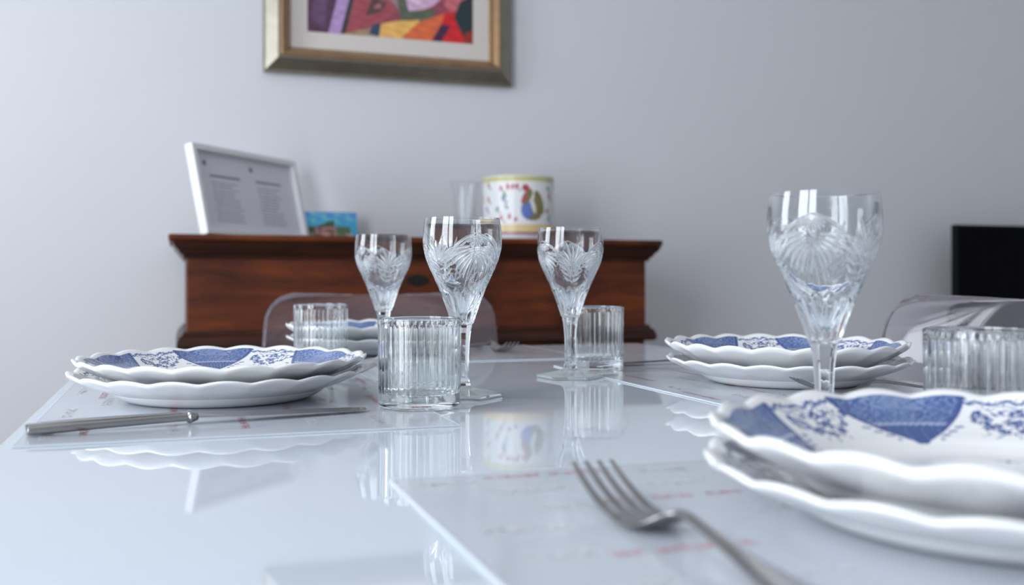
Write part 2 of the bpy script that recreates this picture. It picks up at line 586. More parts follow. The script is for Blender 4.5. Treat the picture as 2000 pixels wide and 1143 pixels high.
def make_plate_mesh(name, seed, dark):
    n = 840
    top = spline([(.0005, .0046), (.040, .0046), (.066, .0052), (.078, .0078), (.086, .0106), (.097, .0136), (.115, .0195), (.129, .0262)], 150)
    lip = [(.1318, .0270), (.1330, .0262), (.1325, .0248)]
    under = spline([(.129, .0226), (.115, .0158), (.1, .0100), (.0965, .0088), (.0955, .0080), (.089, .0036), (.083, .0010), (.079, .0), (.0755, .0), (.0735, .0022), (.04, .0024), (.0005, .0024)], 46)
    prof = np.vstack([top, np.array(lip), under])
    th = np.linspace(0, 2 * PI, n, endpoint=False)
    r = prof[:, 0][:, None] + 0 * th
    z = prof[:, 1][:, None] + 0 * th
    T = th[None] + 0 * r
    e = (np.sqrt(np.sin(T * 10) ** 2 + .05) - .22) / .80
    w = np.clip((r - .103) / .030, 0, 1) ** 1.6
    r2 = r * (1 + w * .012 * (e - .9))
    z2 = z + w * .0026 * (e - .65)
    P = np.stack([r2 * np.cos(th), r2 * np.sin(th), z2], -1)
    c = np.zeros(P.shape) + np.array(CHINA)
    k = len(top) + 1
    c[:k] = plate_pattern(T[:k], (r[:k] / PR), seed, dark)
    me = grid_mesh(name, P[::-1], wrap_u=True, colors=c[::-1], cap0=True, cap1=True)
    return me


ME_upper = make_plate_mesh('dinner_plate', 3, False)
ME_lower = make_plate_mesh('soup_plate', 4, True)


def plate(name, me, label, cat, x, y, z, rz, sz=1.0, s=1.0):
    o = bpy.data.objects.new(name, me)
    col.objects.link(o)
    if not me.materials:
        me.materials.append(M_china)
        me.polygons.foreach_set('use_smooth', [True] * len(me.polygons))
    o.location = (x, y, z)
    o.rotation_euler = (0, 0, rz)
    o.scale = (s, s, sz)
    tag(o, label, cat, 'blue and white scalloped plates in stacks of two')
    return o


REST = 0.0086
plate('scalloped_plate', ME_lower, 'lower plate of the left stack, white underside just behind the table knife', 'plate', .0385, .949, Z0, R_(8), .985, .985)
plate('scalloped_plate', ME_upper, 'upper blue flowered plate of the left stack, behind the table knife', 'plate', .0415, .949, Z0 + REST, R_(33), 1.10, .97)
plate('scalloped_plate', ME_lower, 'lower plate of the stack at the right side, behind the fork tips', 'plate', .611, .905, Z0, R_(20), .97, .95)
plate('scalloped_plate', ME_upper, 'upper plate of the stack at the right side, in front of the wall', 'plate', .609, .907, Z0 + REST, R_(42), 1.28, .945)
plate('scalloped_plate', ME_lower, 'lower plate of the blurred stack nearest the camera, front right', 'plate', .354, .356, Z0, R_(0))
plate('scalloped_plate', ME_upper, 'upper blue flowered plate nearest the camera, front right corner', 'plate', .358, .358, Z0 + REST, R_(14), 1.28)
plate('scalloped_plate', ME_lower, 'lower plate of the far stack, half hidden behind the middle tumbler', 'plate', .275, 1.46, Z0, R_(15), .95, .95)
plate('scalloped_plate', ME_upper, 'upper plate of the far stack, between the far tumbler and middle tumbler', 'plate', .275, 1.46, Z0 + REST * .95, R_(36), 1.30, .95)


# ------------------------------------------------------------------ cut crystal wine glasses
def cut_map(S, Z, P):
    """depth of the engraving over the flattened bowl, repeated every P"""
    D = np.zeros_like(S)

    def leaf(x0, z0, x1, z1, w, dep=1.0, bend=0.0):
        for off in (-P, 0, P):
            ax, bx = x0 + off, x1 + off
            dx, dz = bx - ax, z1 - z0
            L = math.hypot(dx, dz)
            ux, uz = dx / L, dz / L
            tt = ((S - ax) * ux + (Z - z0) * uz) / L
            nn = -(S - ax) * uz + (Z - z0) * ux
            inside = (tt > 0) & (tt < 1)
            tc = np.clip(tt, 0, 1)
            nn = nn - bend * L * 4 * tc * (1 - tc)
            half = w * np.sin(PI * tc ** .8) ** .7
            h = np.clip(1 - np.abs(nn) / np.maximum(half, 1e-6), 0, 1) * inside * dep * np.minimum(1, half / w + .2)
            np.maximum(D, h, out=D)

    c = 0.0
    # pointed arch over the star, double line
    leaf(c - .027, .127, c + .001, .1515, .0011, 1, .10)
    leaf(c - .001, .1515, c + .024, .133, .0011, 1, .10)
    leaf(c - .023, .127, c + .000, .1485, .0008, .8, .09)
    # rays of the star
    for k in range(11):
        a = R_(180 + 18 * k)
        leaf(c + .0012 * math.cos(a), .1478 + .0012 * math.sin(a), c + .0098 * math.cos(a), .1478 + .0092 * math.sin(a), .00075, .9)
    # left wing: long curved leaves
    for k in range(6):
        a = R_(190 + 10.5 * k)
        L, l0 = .030 - .0010 * k, .0055
        leaf(c + l0 * math.cos(a), .1400 - .0011 * k + l0 * math.sin(a), c + L * math.cos(a), .1385 - .0012 * k + L * math.sin(a), .00165, 1, -.06)
    # right wing
    for k in range(5):
        a = R_(-10 - 13 * k)
        L, l0 = .022 - .0004 * k, .005
        leaf(c + l0 * math.cos(a), .139 - .001 * k + l0 * math.sin(a), c + L * math.cos(a), .137 - .001 * k + L * math.sin(a), .0015, 1, .08)
    # crossing strands hanging from the star
    for (x0, x1, z1) in ((-.001, -.010, .1), (.001, -.004, .101), (-.002, .005, .099), (.001, .011, .102), (.003, -.006, .108)):
        leaf(c + x0, .133, c + x1, z1, .0006, .8)
    # upright petals between
    b = c + P / 2
    for k in range(7):
        a = R_(33 + 19 * k)
        L = .0240 if k % 2 == 0 else .019
        leaf(b + .003 * math.cos(a), .124 + .003 * math.sin(a), b + L * math.cos(a) * .9, .124 + L * math.sin(a) * 1.1, .0017, 1)
    # deep V with crossing swags below
    leaf(b - .0145, .138, b + .0006, .104, .0012, 1)
    leaf(b + .0145, .138, b - .0006, .104, .0012, 1)
    for k in range(4):
        z = .1255 - .0058 * k
        ww = .018 - .0018 * k
        leaf(b - ww, z + .006, b, z - .001, .0011, .9, -.10)
        leaf(b, z - .001, b + ww, z + .006, .0011, .9, -.10)
    return D


def bowl_mesh():
    R0 = .0362
    out_pts = [(.0090, .0672), (.0106, .0690), (.0118, .0725), (.0140, .0790), (.0172, .0880), (.0206, .0970), (.0240, .1050), (.0280, .1140), (.0313, .1210),
               (.0343, .1290), (.0362, .1370), (.0369, .1430), (.0368, .1500), (.0361, .1580), (.0349, .1662)]
    in_pts = [(.0338, .1664), (.0349, .1580), (.0352, .1500), (.0350, .1430), (.0340, .1370), (.0318, .1290), (.0287, .1210), (.0252, .1140),
              (.0205, .1050), (.0160, .0970), (.0110, .0880), (.0060, .0800), (.0015, .0760), (.0002, .0757)]
    o = spline(out_pts, 230)
    i = spline(in_pts, 60)
    n = 560
    th = np.linspace(0, 2 * PI, n, endpoint=False)
    r = o[:, 0][:, None] + 0 * th
    z = o[:, 1][:, None] + 0 * th
    P = 2 * PI * .0362 / 3
    S = ((th[None] + 0 * r) * .0362)
    S = (S + P / 2) % P - P / 2
    # smooth leaf depth map between z .098 and .153
    D = cut_map(S, z, P)
    r = r - .00120 * D
    # flutes of the lower bowl
    topz = .0965 + .0018 * np.cos(12 * th)[None]
    mk = np.clip((topz - z) / .0012, 0, 1) * np.clip((z - .0695) / .002, 0, 1)
    r = r - mk * (.00115 * np.abs(np.cos(6 * th))[None] ** 1.0) * np.clip(r / .016, .5, 1.3)
    ri = i[:, 0][:, None] + 0 * th
    zi = i[:, 1][:, None] + 0 * th
    ra, za = np.vstack([r, ri]), np.vstack([z, zi])
    Pt = np.stack([ra * np.cos(th), ra * np.sin(th), za], -1)
    me = grid_mesh('bowl', Pt, wrap_u=True, cap0=True, cap1=True)
    a = me.attributes.new('cut', 'FLOAT', 'POINT')
    cut = np.zeros(ra.shape, dtype=np.float32)
    cut[:len(o)] = np.clip(D * 2.2, 0, 1)
    a.data.foreach_set('value', cut.ravel())
    return me


def hexf(th, k=6, ph=0.0):
    a = (th + ph + PI / k) % (2 * PI / k) - PI / k
    return math.cos(PI / k) / np.cos(a)


def stem_mesh():
    p = spline([(.0076, .0105), (.0064, .0145), (.0060, .022), (.0060, .035), (.0065, .048), (.0074, .058), (.0084, .064), (.0088, .0670)], 40)
    return lathe(p, 96, 'stem', radial=lambda r, z, th: (r * (0.25 + .75 * hexf(th) ** .95) * 1.03, z))


def foot_mesh():
    p = [(.0002, .0), (.020, .0), (.0335, .0), (.0350, .0006), (.0353, .0028), (.0345, .0036)]
    p += list(map(tuple, spline([(.0335, .0039), (.026, .0052), (.017, .0069), (.011, .0082), (.0085, .0098), (.0078, .0104), (.0002, .0104)], 24)))
    return lathe(p, 144, 'foot', radial=lambda r, z, th: (r * (1 + (hexf(th) - .95) * 1.2 * np.clip((r - .004) / .02, 0, 1) * 1.0), z))


ME_bowl, ME_stem, ME_foot = bowl_mesh(), stem_mesh(), foot_mesh()
for me_, m_ in ((ME_bowl, M_crystal), (ME_stem, M_clear), (ME_foot, M_foot)):
    me_.materials.append(m_)
    me_.polygons.foreach_set('use_smooth', [True] * len(me_.polygons))
    me_.set_sharp_from_angle(angle=R_(28))


def wine_glass(label, x, y, z, rz, foot_rz=0):
    g = tag(empty('wine_glass', (x, y, z), rz), label, 'wine glass', 'cut crystal wine glasses')
    for nm, me_ in (('bowl', ME_bowl), ('stem', ME_stem), ('foot', ME_foot)):
        c = bpy.data.objects.new(nm, me_)
        col.objects.link(c)
        c.parent = g
        if nm != 'bowl':
            c.rotation_euler = (0, 0, foot_rz - rz)
    return g


ZT = TOP + .0003
# rz turns the arch (local +X) towards the camera
def facing(x, y, off):       # angle at which local +X points to the camera, plus an offset
    return math.atan2(-y, -x) + R_(off)


wine_glass('tall wine glass standing just behind the middle ribbed tumbler', .2527, .896, ZT, facing(.25, .9, 19), R_(10))
wine_glass('small looking wine glass farthest left, before the dark chest', .2524, 1.27, ZT, facing(.25, 1.27, 70), R_(5))
wine_glass('wine glass in front of the second tumbler, foot fully visible', .415, 1.03, ZT, facing(.415, 1.03, 64), R_(11))
wine_glass('largest wine glass at the right, rising behind the nearest plates', .4065, .5595, ZT, facing(.4065, .5595, -12), R_(5))


# ------------------------------------------------------------------ ribbed tumblers
def tumbler_mesh():
    o = spline([(.0320, .0), (.0340, .0008), (.0346, .0035), (.0348, .012), (.0350, .03), (.0352, .05), (.0355, .068), (.0356, .0730), (.0353, .0750)], 90)
    i = spline([(.0340, .0752), (.0336, .0730), (.0333, .05), (.0329, .020), (.0322, .0145), (.0295, .0118), (.015, .0108), (.0002, .0106)], 50)
    n = 576
    th = np.linspace(0, 2 * PI, n, endpoint=False)
    r = o[:, 0][:, None] + 0 * th
    z = o[:, 1][:, None] + 0 * th
    mk = np.clip((z - .0115) / .003, 0, 1) * np.clip((.0705 - z) / .002, 0, 1)
    mk = mk * mk * (3 - 2 * mk)
    rib = np.abs(np.sin(th * 20))[None]
    r = r - mk * .00050 * (1 - rib)
    ra = np.vstack([r, i[:, 0][:, None] + 0 * th])
    za = np.vstack([z, i[:, 1][:, None] + 0 * th])
    me = grid_mesh('ribbed_tumbler', np.stack([ra * np.cos(th), ra * np.sin(th), za], -1), wrap_u=True, cap0=True, cap1=True)
    me.materials.append(M_tumbler)
    me.polygons.foreach_set('use_smooth', [True] * len(me.polygons))
    me.set_sharp_from_angle(angle=R_(50))
    return me


ME_tum = tumbler_mesh()
for (x, y, rz, lab) in ((.196, .829, 0, 'ribbed glass tumbler in the middle, right of the left plates and knife'),
                        (.180, 1.328, 5, 'ribbed glass tumbler at the far end, behind the left plate stack'),
                        (.474, 1.10, 3, 'ribbed glass tumbler half behind a wine glass stem, before the chest right end'),
                        (.5047, .5265, 7, 'large blurred ribbed tumbler at the right edge, behind the nearest plate')):
    o = bpy.data.objects.new('ribbed_tumbler', ME_tum)
    col.objects.link(o)
    o.location = (x, y, Z0)
    o.rotation_euler = (0, 0, R_(rz))
    tag(o, lab, 'tumbler', 'ribbed water tumblers')


# ------------------------------------------------------------------ cutlery
def fork(label, tip, rz, cat='fork'):
    """local +Y from the handle end to the tine tips; origin on the table under the tine tips"""
    f = tag(empty('fork', (tip[0], tip[1], Z0), rz), label, cat, 'steel forks beside the plates')
    hp = spline([(0, -.195, .0035), (0, -.17, .0030), (0, -.14, .0045), (0, -.110, .0088), (0, -.092, .0112), (0, -.082, .0108), (0, -.075, .0080)], 50)
    MB().rings(loft(hp, [.0060, .0088, .0092, .0070, .0042, .0028, .0024, .0022, .0024, .0038, .0062], [.0013, .0015, .0015, .0015, .0015, .0015, .0016, .0017, .0016, .0012, .0010], 20)) \
        .build('handle', M_steel, f, smooth=True, auto=50)
    pp = spline([(0, -.0765, .0088), (0, -.071, .0052), (0, -.064, .0026), (0, -.056, .0018), (0, -.047, .0022)], 24)
    MB().rings(loft(pp, [.0052, .0088, .0108, .0119, .0122, .0122], [.0011, .0010, .0010, .0009, .0009], 28, 2.8)).build('palm', M_steel, f, smooth=True, auto=50)
    for k in range(4):
        x = -.0098 + k * .00653
        tp = spline([(x, -.049, .0021), (x, -.038, .0032), (x * .99, -.026, .0062), (x * .97, -.012, .0110), (x * .95, 0, .0165)], 26)
        MB().rings(loft(tp, [.0024, .0019, .0017, .0015, .0013, .0009], [.0009, .0010, .0011, .0011, .0010, .0006], 12, 3)).build('tine', M_steel, f, smooth=True, auto=50)
    return f


fork('large blurred dinner fork in the foreground, left of the nearest plates', (.1955, .456), R_(0)).scale = (1.08, 1.08, 1.08)
fork('dinner fork in front of the right plate stack, tines pointing left', (.542, .790), R_(86))
fork('dinner fork at the far end of the table, right of the far plates', (.463, 1.372), PI + R_(3))
fork('dinner fork hidden behind the left plate stack, only tine tips showing', (.204, 1.068), R_(-92))


def knife(label, end, tip):
    ex, ey = end
    tx, ty = tip
    L = math.hypot(tx - ex, ty - ey)
    k = tag(empty('table_knife', (ex, ey, Z0), math.atan2(ty - ey, tx - ex) - PI / 2), label, 'knife', 'table knives beside the plates')
    hl = L * .435
    hp = spline([(0, 0, .0040), (0, .003, .0040), (0, hl * .3, .0046), (0, hl * .7, .0052), (0, hl, .0056)], 50)
    MB().rings(loft(hp, [.0045, .0074, .0084, .0086, .0083, .0076, .0070, .0062, .0055, .0050, .0048], [.0018, .0032, .0038, .0040, .0040, .0039, .0037, .0036, .0035, .0034, .0034], 24, 2.6)) \
        .build('handle', M_steel, k, smooth=True, auto=60)
    for s in (-1, 1):       # raised border lines along the handle
        lp = [(s * w, y, .0074 + dz) for (w, y, dz) in ((.0042, .008, 0), (.0048, hl * .3, .0006), (.0040, hl * .65, .0010), (.0028, hl * .95, .0010))]
        MB().rings(loft(spline(lp, 24), .0006, .0006, 8, 2)).build('handle_bead', M_steel, k, smooth=True)
    bp = [(0, hl - .0015, .0052), (0, hl - .0005, .0052), (0, hl + .0005, .0052), (0, hl + .0018, .0052), (0, hl + .0032, .0052), (0, hl + .0062, .0052)]
    MB().rings(loft(bp, [.0052, .0070, .0078, .0066, .0054, .0048], [.0038, .0047, .0052, .0046, .0040, .0030], 24, 2)).build('bolster', M_steel, k, smooth=True)
    y0 = hl + .006
    rings = []
    n = 40
    for i in range(n + 1):
        u = i / n
        y = y0 + (L - y0) * u
        w1 = .0050 + .0055 * min(1, u * 4) if u < .25 else .0105
        if u > .80: w1 = .0105 * math.sqrt(max(0.0, 1 - ((u - .80) / .20) ** 2)) + .0004
        w0 = -.0050 - .0012 * math.sin(u * PI)
        if u > .9: w0 = w0 * (1 - ((u - .9) / .1) ** 2 * .6)
        zc = .0056 - .0040 * u ** .9
        th_ = .0013 * (1 - .5 * u)
        rings.append([(w0, y, zc - th_ + .0006), (w0, y, zc + th_ + .0006), (w1 * .4, y, zc + th_ * .9), (w1, y, zc + .00015), (w1, y, zc - .00015), (w1 * .4, y, zc - th_ * .9)])
    MB().rings(rings).build('blade', M_steel, k, smooth=True, auto=30)
    return k


knife('long steel table knife in front of the left plates', (-.0985, .760), (.147, .812))
knife('steel table knife behind the right plate stack, only a strip showing', (.735, 1.142), (.492, 1.135))


# ------------------------------------------------------------------ transparent chairs
def sheet(fn, nu, nv, thick):
    u = np.linspace(-1, 1, nu)
    v = np.linspace(0, 1, nv)
    U, V = np.meshgrid(u, v)
    P = fn(U, V)
    du = np.gradient(P, axis=1)
    dv = np.gradient(P, axis=0)
    nrm = np.cross(du, dv)
    nrm /= np.linalg.norm(nrm, axis=-1)[..., None] + 1e-12
    A, B = P + nrm * thick / 2, P - nrm * thick / 2
    n = nu * nv
    verts = A.reshape(-1, 3).tolist() + B.reshape(-1, 3).tolist()
    faces = []
    for j in range(nv - 1):
        for i in range(nu - 1):
            a = j * nu + i
            faces.append((a, a + 1, a + nu + 1, a + nu))
            faces.append((n + a, n + a + nu, n + a + nu + 1, n + a + 1))
    edge = [i for i in range(nu)] + [j * nu + nu - 1 for j in range(1, nv)] + [(nv - 1) * nu + i for i in range(nu - 2, -1, -1)] + [j * nu for j in range(nv - 2, 0, -1)]
    for a, b in zip(edge, edge[1:] + edge[:1]):
        faces.append((b, a, n + a, n + b))
    return MB().add(verts, faces)


def ghost_chair(label, x, y, rz, wt=.40, wb=.455, top=.832, corner=.045, thick=.011):
    """faces local -Y; origin on the floor under the middle of the backrest"""
    c = tag(empty('transparent_chair', (x, y, 0), rz), label, 'chair', 'clear plastic chairs around the table')

    def back(U, V):
        z = .46 + (top - .46) * V
        w = (wb + (wt - wb) * V ** 1.2) / 2
        h = (top - z)
        cut = np.where(h < corner, corner - np.sqrt(np.maximum(corner ** 2 - (corner - h) ** 2, 0)), 0)
        w = w - cut
        return np.stack([U * w, -.055 * U ** 2 * (.6 + .4 * V) + .035 * V ** 1.5 + .01, z], -1)
    vv = sheet(back, 33, 60, thick)
    vv.build('backrest', M_acrylic, c, smooth=True, auto=40, bevel=.0025)

    def seat(U, V):
        w = .225 + .012 * np.sin(V * PI) - .02 * V
        ed = np.clip((V - .93) / .07, 0, 1)
        w = w * (1 - .12 * ed ** 2)
        return np.stack([U * w, -.008 - .43 * V, .452 - .012 * (1 - U ** 2) * np.sin(V * PI) - .02 * np.clip((V - .85) / .15, 0, 1) ** 2], -1)
    sheet(seat, 25, 30, .012).build('seat', M_acrylic, c, smooth=True, auto=40)
    for sx in (-1, 1):
        for (y0, y1) in ((-.03, .05), (-.40, -.43)):
            p = [(sx * .195, y0, .44), (sx * .20, (y0 + y1) / 2, .22), (sx * .205, y1, 0.002)]
            P = spline(p, 12)
            rings = []
            for i, q in enumerate(P):
                s = .021 - .009 * i / 11
                rings.append([(q[0] - s, q[1] - s, q[2]), (q[0] + s, q[1] - s, q[2]), (q[0] + s, q[1] + s, q[2]), (q[0] - s, q[1] + s, q[2])])
            MB().rings(rings).build('leg', M_acrylic, c, bevel=.003)
    return c


ghost_chair('transparent plastic chair at the far end of the table, before the dark chest', .345, 1.74, 0)
ghost_chair('transparent plastic chair at the right side, before the black television', .945, .93, -PI / 2, .435, .455, .835, .06)

# ------------------------------------------------------------------ the old wooden chest of drawers
CX0, CX1, CY0 = .020, 1.129, 2.29
ch = tag(empty('wooden_cabinet', ((CX0 + CX1) / 2, CY0, 0)), 'old dark walnut cabinet with moulded top standing against the wall', 'cabinet')
W2 = (CX1 - CX0) / 2
D2 = YF - .02 - CY0
CT = .957


def moulding(name, prof, m, zs=1):
    """prof: list of (out, z); runs round the front and both sides"""
    v, f = [], []
    for (o_, z) in prof:
        v += [(-W2 - o_, D2, z), (-W2 - o_, -o_, z), (W2 + o_, -o_, z), (W2 + o_, D2, z)]
    n = len(prof)
    for i in range(n):
        k = (i + 1) % n
        for j in range(3):
            f.append((i * 4 + j, i * 4 + j + 1, k * 4 + j + 1, k * 4 + j))
    f.append(tuple(i * 4 for i in range(n)))
    f.append(tuple(i * 4 + 3 for i in range(n))[::-1])
    return MB().add(v, f).build(name, m, ch, auto=30, smooth=True)


MB().box(-W2, W2, 0, D2, .735, CT - .02).build('body', M_wood, ch, bevel=.003)
MB().box(-W2 + .001, W2 - .001, .004, D2, .10, .735).build('lower_body', M_wood, ch, bevel=.003)
MB().box(-W2 - .038, W2 + .030, -.040, D2, CT - .014, CT).build('cabinet_top', M_wood, ch, bevel=.005)
moulding('cornice', [(0, .905), (.006, .905), (.008, .913), (.014, .916), (.016, .922), (.024, .930), (.027, .936), (.030, .9425), (-.02, .9425), (-.02, .905)], M_woodtop)
moulding('waist_moulding', [(0, .745), (.006, .744), (.010, .736), (.016, .732), (.020, .722), (.022, .712), (.016, .705), (0, .704), (-.02, .704), (-.02, .745)], M_woodtop)
moulding('plinth', [(0, .13), (.012, .12), (.014, .0), (-.02, .0), (-.02, .13)], M_woodtop)
for s in (-1, 1):
    d = MB().box(min(s * .01, s * (W2 - .05)), max(s * .01, s * (W2 - .05)), -.012, .006, .15, .69).build('door', M_wood, ch, bevel=.004)
    MB().box(min(s * .07, s * (W2 - .11)), max(s * .07, s * (W2 - .11)), -.018, -.011, .21, .63).build('door_panel', M_wood, d, bevel=.005)
me = lathe([(.0002, 0), (.006, 0), (.006, .010), (.011, .014), (.011, .020), (.006, .024), (.0002, .024)], 24, 'knob')
for s in (-1, 1):
    k = link('knob', me.copy(), M_iron, ch, smooth=True)
    k.location = (s * .035, -.012, .45)
    k.rotation_euler = (PI / 2, 0, 0)
# iron key plate on the front, with the keyhole
kp = [( .024 * math.cos(a) * (1 + .12 * math.cos(2 * a)), 0, .013 * math.sin(a)) for a in np.linspace(0, 2 * PI, 32, endpoint=False)]
esc = MB().rings([[(x, -.005, z) for x, y, z in kp], [(x, .001, z) for x, y, z in kp]]).build('key_plate', M_iron, ch, bevel=.001)
esc.location = (.50 - W2 + .015, 0, .857)
kn = MB().rings([[(.005 * math.cos(a), -.010, .005 * math.sin(a)) for a in np.linspace(0, 2 * PI, 16, endpoint=False)],
                 [(.005 * math.cos(a), -.004, .005 * math.sin(a)) for a in np.linspace(0, 2 * PI, 16, endpoint=False)]]).build('keyhole_boss', M_iron, esc)


# ------------------------------------------------------------------ white photo frame on the cabinet
def image_grid(name, w, h, nx, ny, fn, m, parent, loc, rot=(PI / 2, 0, 0)):
    """flat printed sheet, x right, y up, origin at its lower left corner"""
    u = np.linspace(0, 1, nx)
    v = np.linspace(0, 1, ny)
    U, V = np.meshgrid(u, v)
    P = np.stack([U * w, V * h, 0 * U], -1)
    me = grid_mesh(name, P, colors=fn(U, V))
    o = link(name, me, m, parent)
    o.location = loc
    o.rotation_euler = rot
    return o


fdir = math.atan2(.303, .263)
pf = tag(empty('document_frame', (.066, 2.3254, CT + .0053), fdir), 'white picture frame with two printed pages leaning back on the cabinet', 'picture frame')
pf.rotation_euler = (R_(-12.5), 0, fdir)
pf.rotation_mode = 'XYZ'
FW, FH, FB = .401, .212, .014
mb = MB()
mb.box(0, FB, 0, .022, 0, FH).box(FW - FB, FW, 0, .022, 0, FH).box(FB, FW - FB, 0, .022, 0, FB).box(FB, FW - FB, 0, .022, FH - FB, FH)
mb.build('frame_border', M_frame, pf, bevel=.0015)
MB().box(FB, FW - FB, .014, .020, FB, FH - FB).build('backing_board', M_white, pf)


def doc(U, V):
    c = np.zeros(U.shape + (3,)) + np.array([.70, .70, .77])
    ink = np.array([.20, .20, .24])
    r = np.random.default_rng(8)
    for (x0, x1) in ((.12, .42), (.58, .86)):
        m_ = (np.hypot((U - x0 + .03) * 1.9, V - .86) < .035)
        c[m_] = ink * .7
        m_ = (np.abs(V - .70) < .016) & (U > x0) & (U < x1)
        c[m_] = ink * .8
        for k in range(13):
            y = .62 - .042 * k
            xe = x1 - r.uniform(0, .10)
            m_ = (np.abs(V - y) < .010) & (U > x0 + .01) & (U < xe) & (np.sin(U * 260 + k * 2) > -.6)
            c[m_] = c[m_] * .25 + ink * .75
    return c


image_grid('printed_page', FW - 2 * FB, FH - 2 * FB, 260, 140, doc, M_paper, pf, (FB, .0135, FB))


# small colour card standing behind it
def card(U, V):
    c = np.zeros(U.shape + (3,)) + np.array([.05, .38, .62])
    n = np.sin(U * 31) + np.sin(U * 17 + V * 23) + np.sin(V * 41 + 2)
    c[V > .8] = (.10, .30, .70)
    c[(V > .62) & (n > .6)] = (.15, .55, .62)
    c[(V < .62 - .12 * np.sin(U * 7)) & (U < .62)] = (.05, .10, .04)
    c[(V < .50) & (U > .3) & (U < .75) & (n > -.6)] = (.45, .18, .17)
    c[(V < .52) & (U > .64) & (U < .88)] = (.09, .15, .07)
    c[(V < .28) & (n > .2)] = (.55, .30, .28)
    c[(V < .1)] = (.62, .62, .64)
    return c


cd = tag(empty('postcard', (.300, 2.655, CT + .0012), R_(2)), 'small colourful seaside picture card leaning by the white frame', 'postcard')
cd.rotation_euler = (R_(-14), 0, R_(2))
MB().box(0, .160, .0005, .004, 0, .083).build('card_back', M_frame, cd)
image_grid('card_picture', .160, .083, 120, 60, card, M_paper, cd, (0, 0, 0))


# ------------------------------------------------------------------ majolica pot
def pot_colors(T, Z):
    c = np.zeros(T.shape + (3,)) + np.array([.74, .75, .76])
    x = ((T + PI) % (2 * PI) - PI) * .0925      # metres round the pot, 0 faces local +X
    H = .165
    c[Z > H - .016] = (.52, .50, .20)
    c[Z > H - .006] = (.66, .66, .55)
    c[(Z < .040) & (Z > .020)] = (.70, .55, .27)
    c[(Z < .020) & (Z > .014)] = (.30, .13, .22)

    def blob(cx, cz, rx, rz, colr, a=0.0):
        X, Y = x - cx, Z - cz
        xa, ya = X * math.cos(a) + Y * math.sin(a), -X * math.sin(a) + Y * math.cos(a)
        c[(xa / rx) ** 2 + (ya / rz) ** 2 < 1] = colr
    ol, bl, rd, gr = (.20, .17, .06), (.12, .18, .48), (.42, .05, .09), (.13, .25, .20)
    # a painted bird: blue breast, olive tail and neck, red comb
    blob(0.0243, 0.0734, 0.0204, 0.0246, bl, .5)
    blob(0.0455, 0.0802, 0.0144, 0.0269, ol, .2)
    blob(0.0530, 0.0958, 0.0120, 0.0314, ol, .35)
    blob(0.0355, 0.0869, 0.0054, 0.0202, (.72, .70, .62), .3)
    blob(0.0192, 0.1093, 0.0108, 0.0224, ol, -.5)
    blob(0.0155, 0.1317, 0.0096, 0.0090, rd)
    blob(0.0105, 0.1048, 0.0048, 0.0134, rd, -.4)
    blob(0.0355, 0.0555, 0.0144, 0.0056, ol)
    r = np.random.default_rng(12)
    for k in range(13):        # scattered flower sprigs all round
        for j in range(4):
            cx = -.045 - k * .044 - .01 * (j % 2) + .008 * r.uniform(-1, 1)
            cx = (cx + PI * .0925) % (2 * PI * .0925) - PI * .0925
            if .0 < cx < .07: continue
            cz = .052 + j * .028 + r.uniform(-.005, .005)
            cc = (rd, gr, bl, rd)[(k + j) % 4]
            blob(cx, cz, .0046, .0072, cc, r.uniform(-.6, .6))
            blob(cx + .008, cz - .009, .0028, .0042, gr, .7)
    blob(-.030, .135, .004, .008, rd); blob(-.018, .135, .004, .008, rd, -.2)
    blob(-.040, .112, .006, .006, gr); blob(-.026, .060, .004, .008, rd)
    blob(-.010, .052, .004, .006, rd); blob(-.034, .084, .003, .008, gr, .7)
    return c


pp = [(.0002, .0), (.080, .0), (.088, .0015), (.090, .006), (.090, .013)] + [(.0925, z) for z in np.linspace(.0135, .158, 90)] + \
     [(.0935, .1605), (.0932, .164), (.0905, .165), (.088, .162), (.0875, .15), (.0875, .02), (.08, .012), (.0002, .012)]
pr = np.array(pp)
th = np.linspace(0, 2 * PI, 420, endpoint=False)
rr_ = pr[:, 0][:, None] + 0 * th
zz_ = pr[:, 1][:, None] + 0 * th
cols = pot_colors(th[None] + 0 * rr_, zz_)
cols[-5:] = (.74, .75, .76)
me = grid_mesh('majolica_pot', np.stack([rr_ * np.cos(th), rr_ * np.sin(th), zz_], -1), wrap_u=True, colors=cols, cap0=True, cap1=True)
pot = link('majolica_pot', me, M_pot, smooth=True, auto=50)
pot.location = (.842, 2.45, CT + .0005)
pot.rotation_euler = (0, 0, math.atan2(-2.45, -.842) - R_(-2))
tag(pot, 'white painted ceramic pot with a bird and flowers on the cabinet', 'pot')

# clear glass vase beside it
me = lathe([(.0002, .0), (.028, .0), (.030, .003), (.029, .03), (.030, .08), (.034, .13), (.040, .160), (.0385, .1605), (.0325, .13), (.0285, .08), (.0275, .03), (.027, .010), (.0002, .008)],
           72, 'glass_vase')
vz = link('glass_vase', me, M_vase, smooth=True, auto=50)
vz.location = (.728, 2.555, CT + .0005)
tag(vz, 'faint clear glass vase just left of the painted pot', 'vase')

# ------------------------------------------------------------------ framed painting on the wall
PX0, PX1, PZ0, PZH = .218, .915, 1.413, .56
pa = tag(empty('framed_painting', (PX0, YF - .004, PZ0)), 'colourful abstract painting in a gilded frame hanging on the wall', 'painting')
PWd = PX1 - PX0


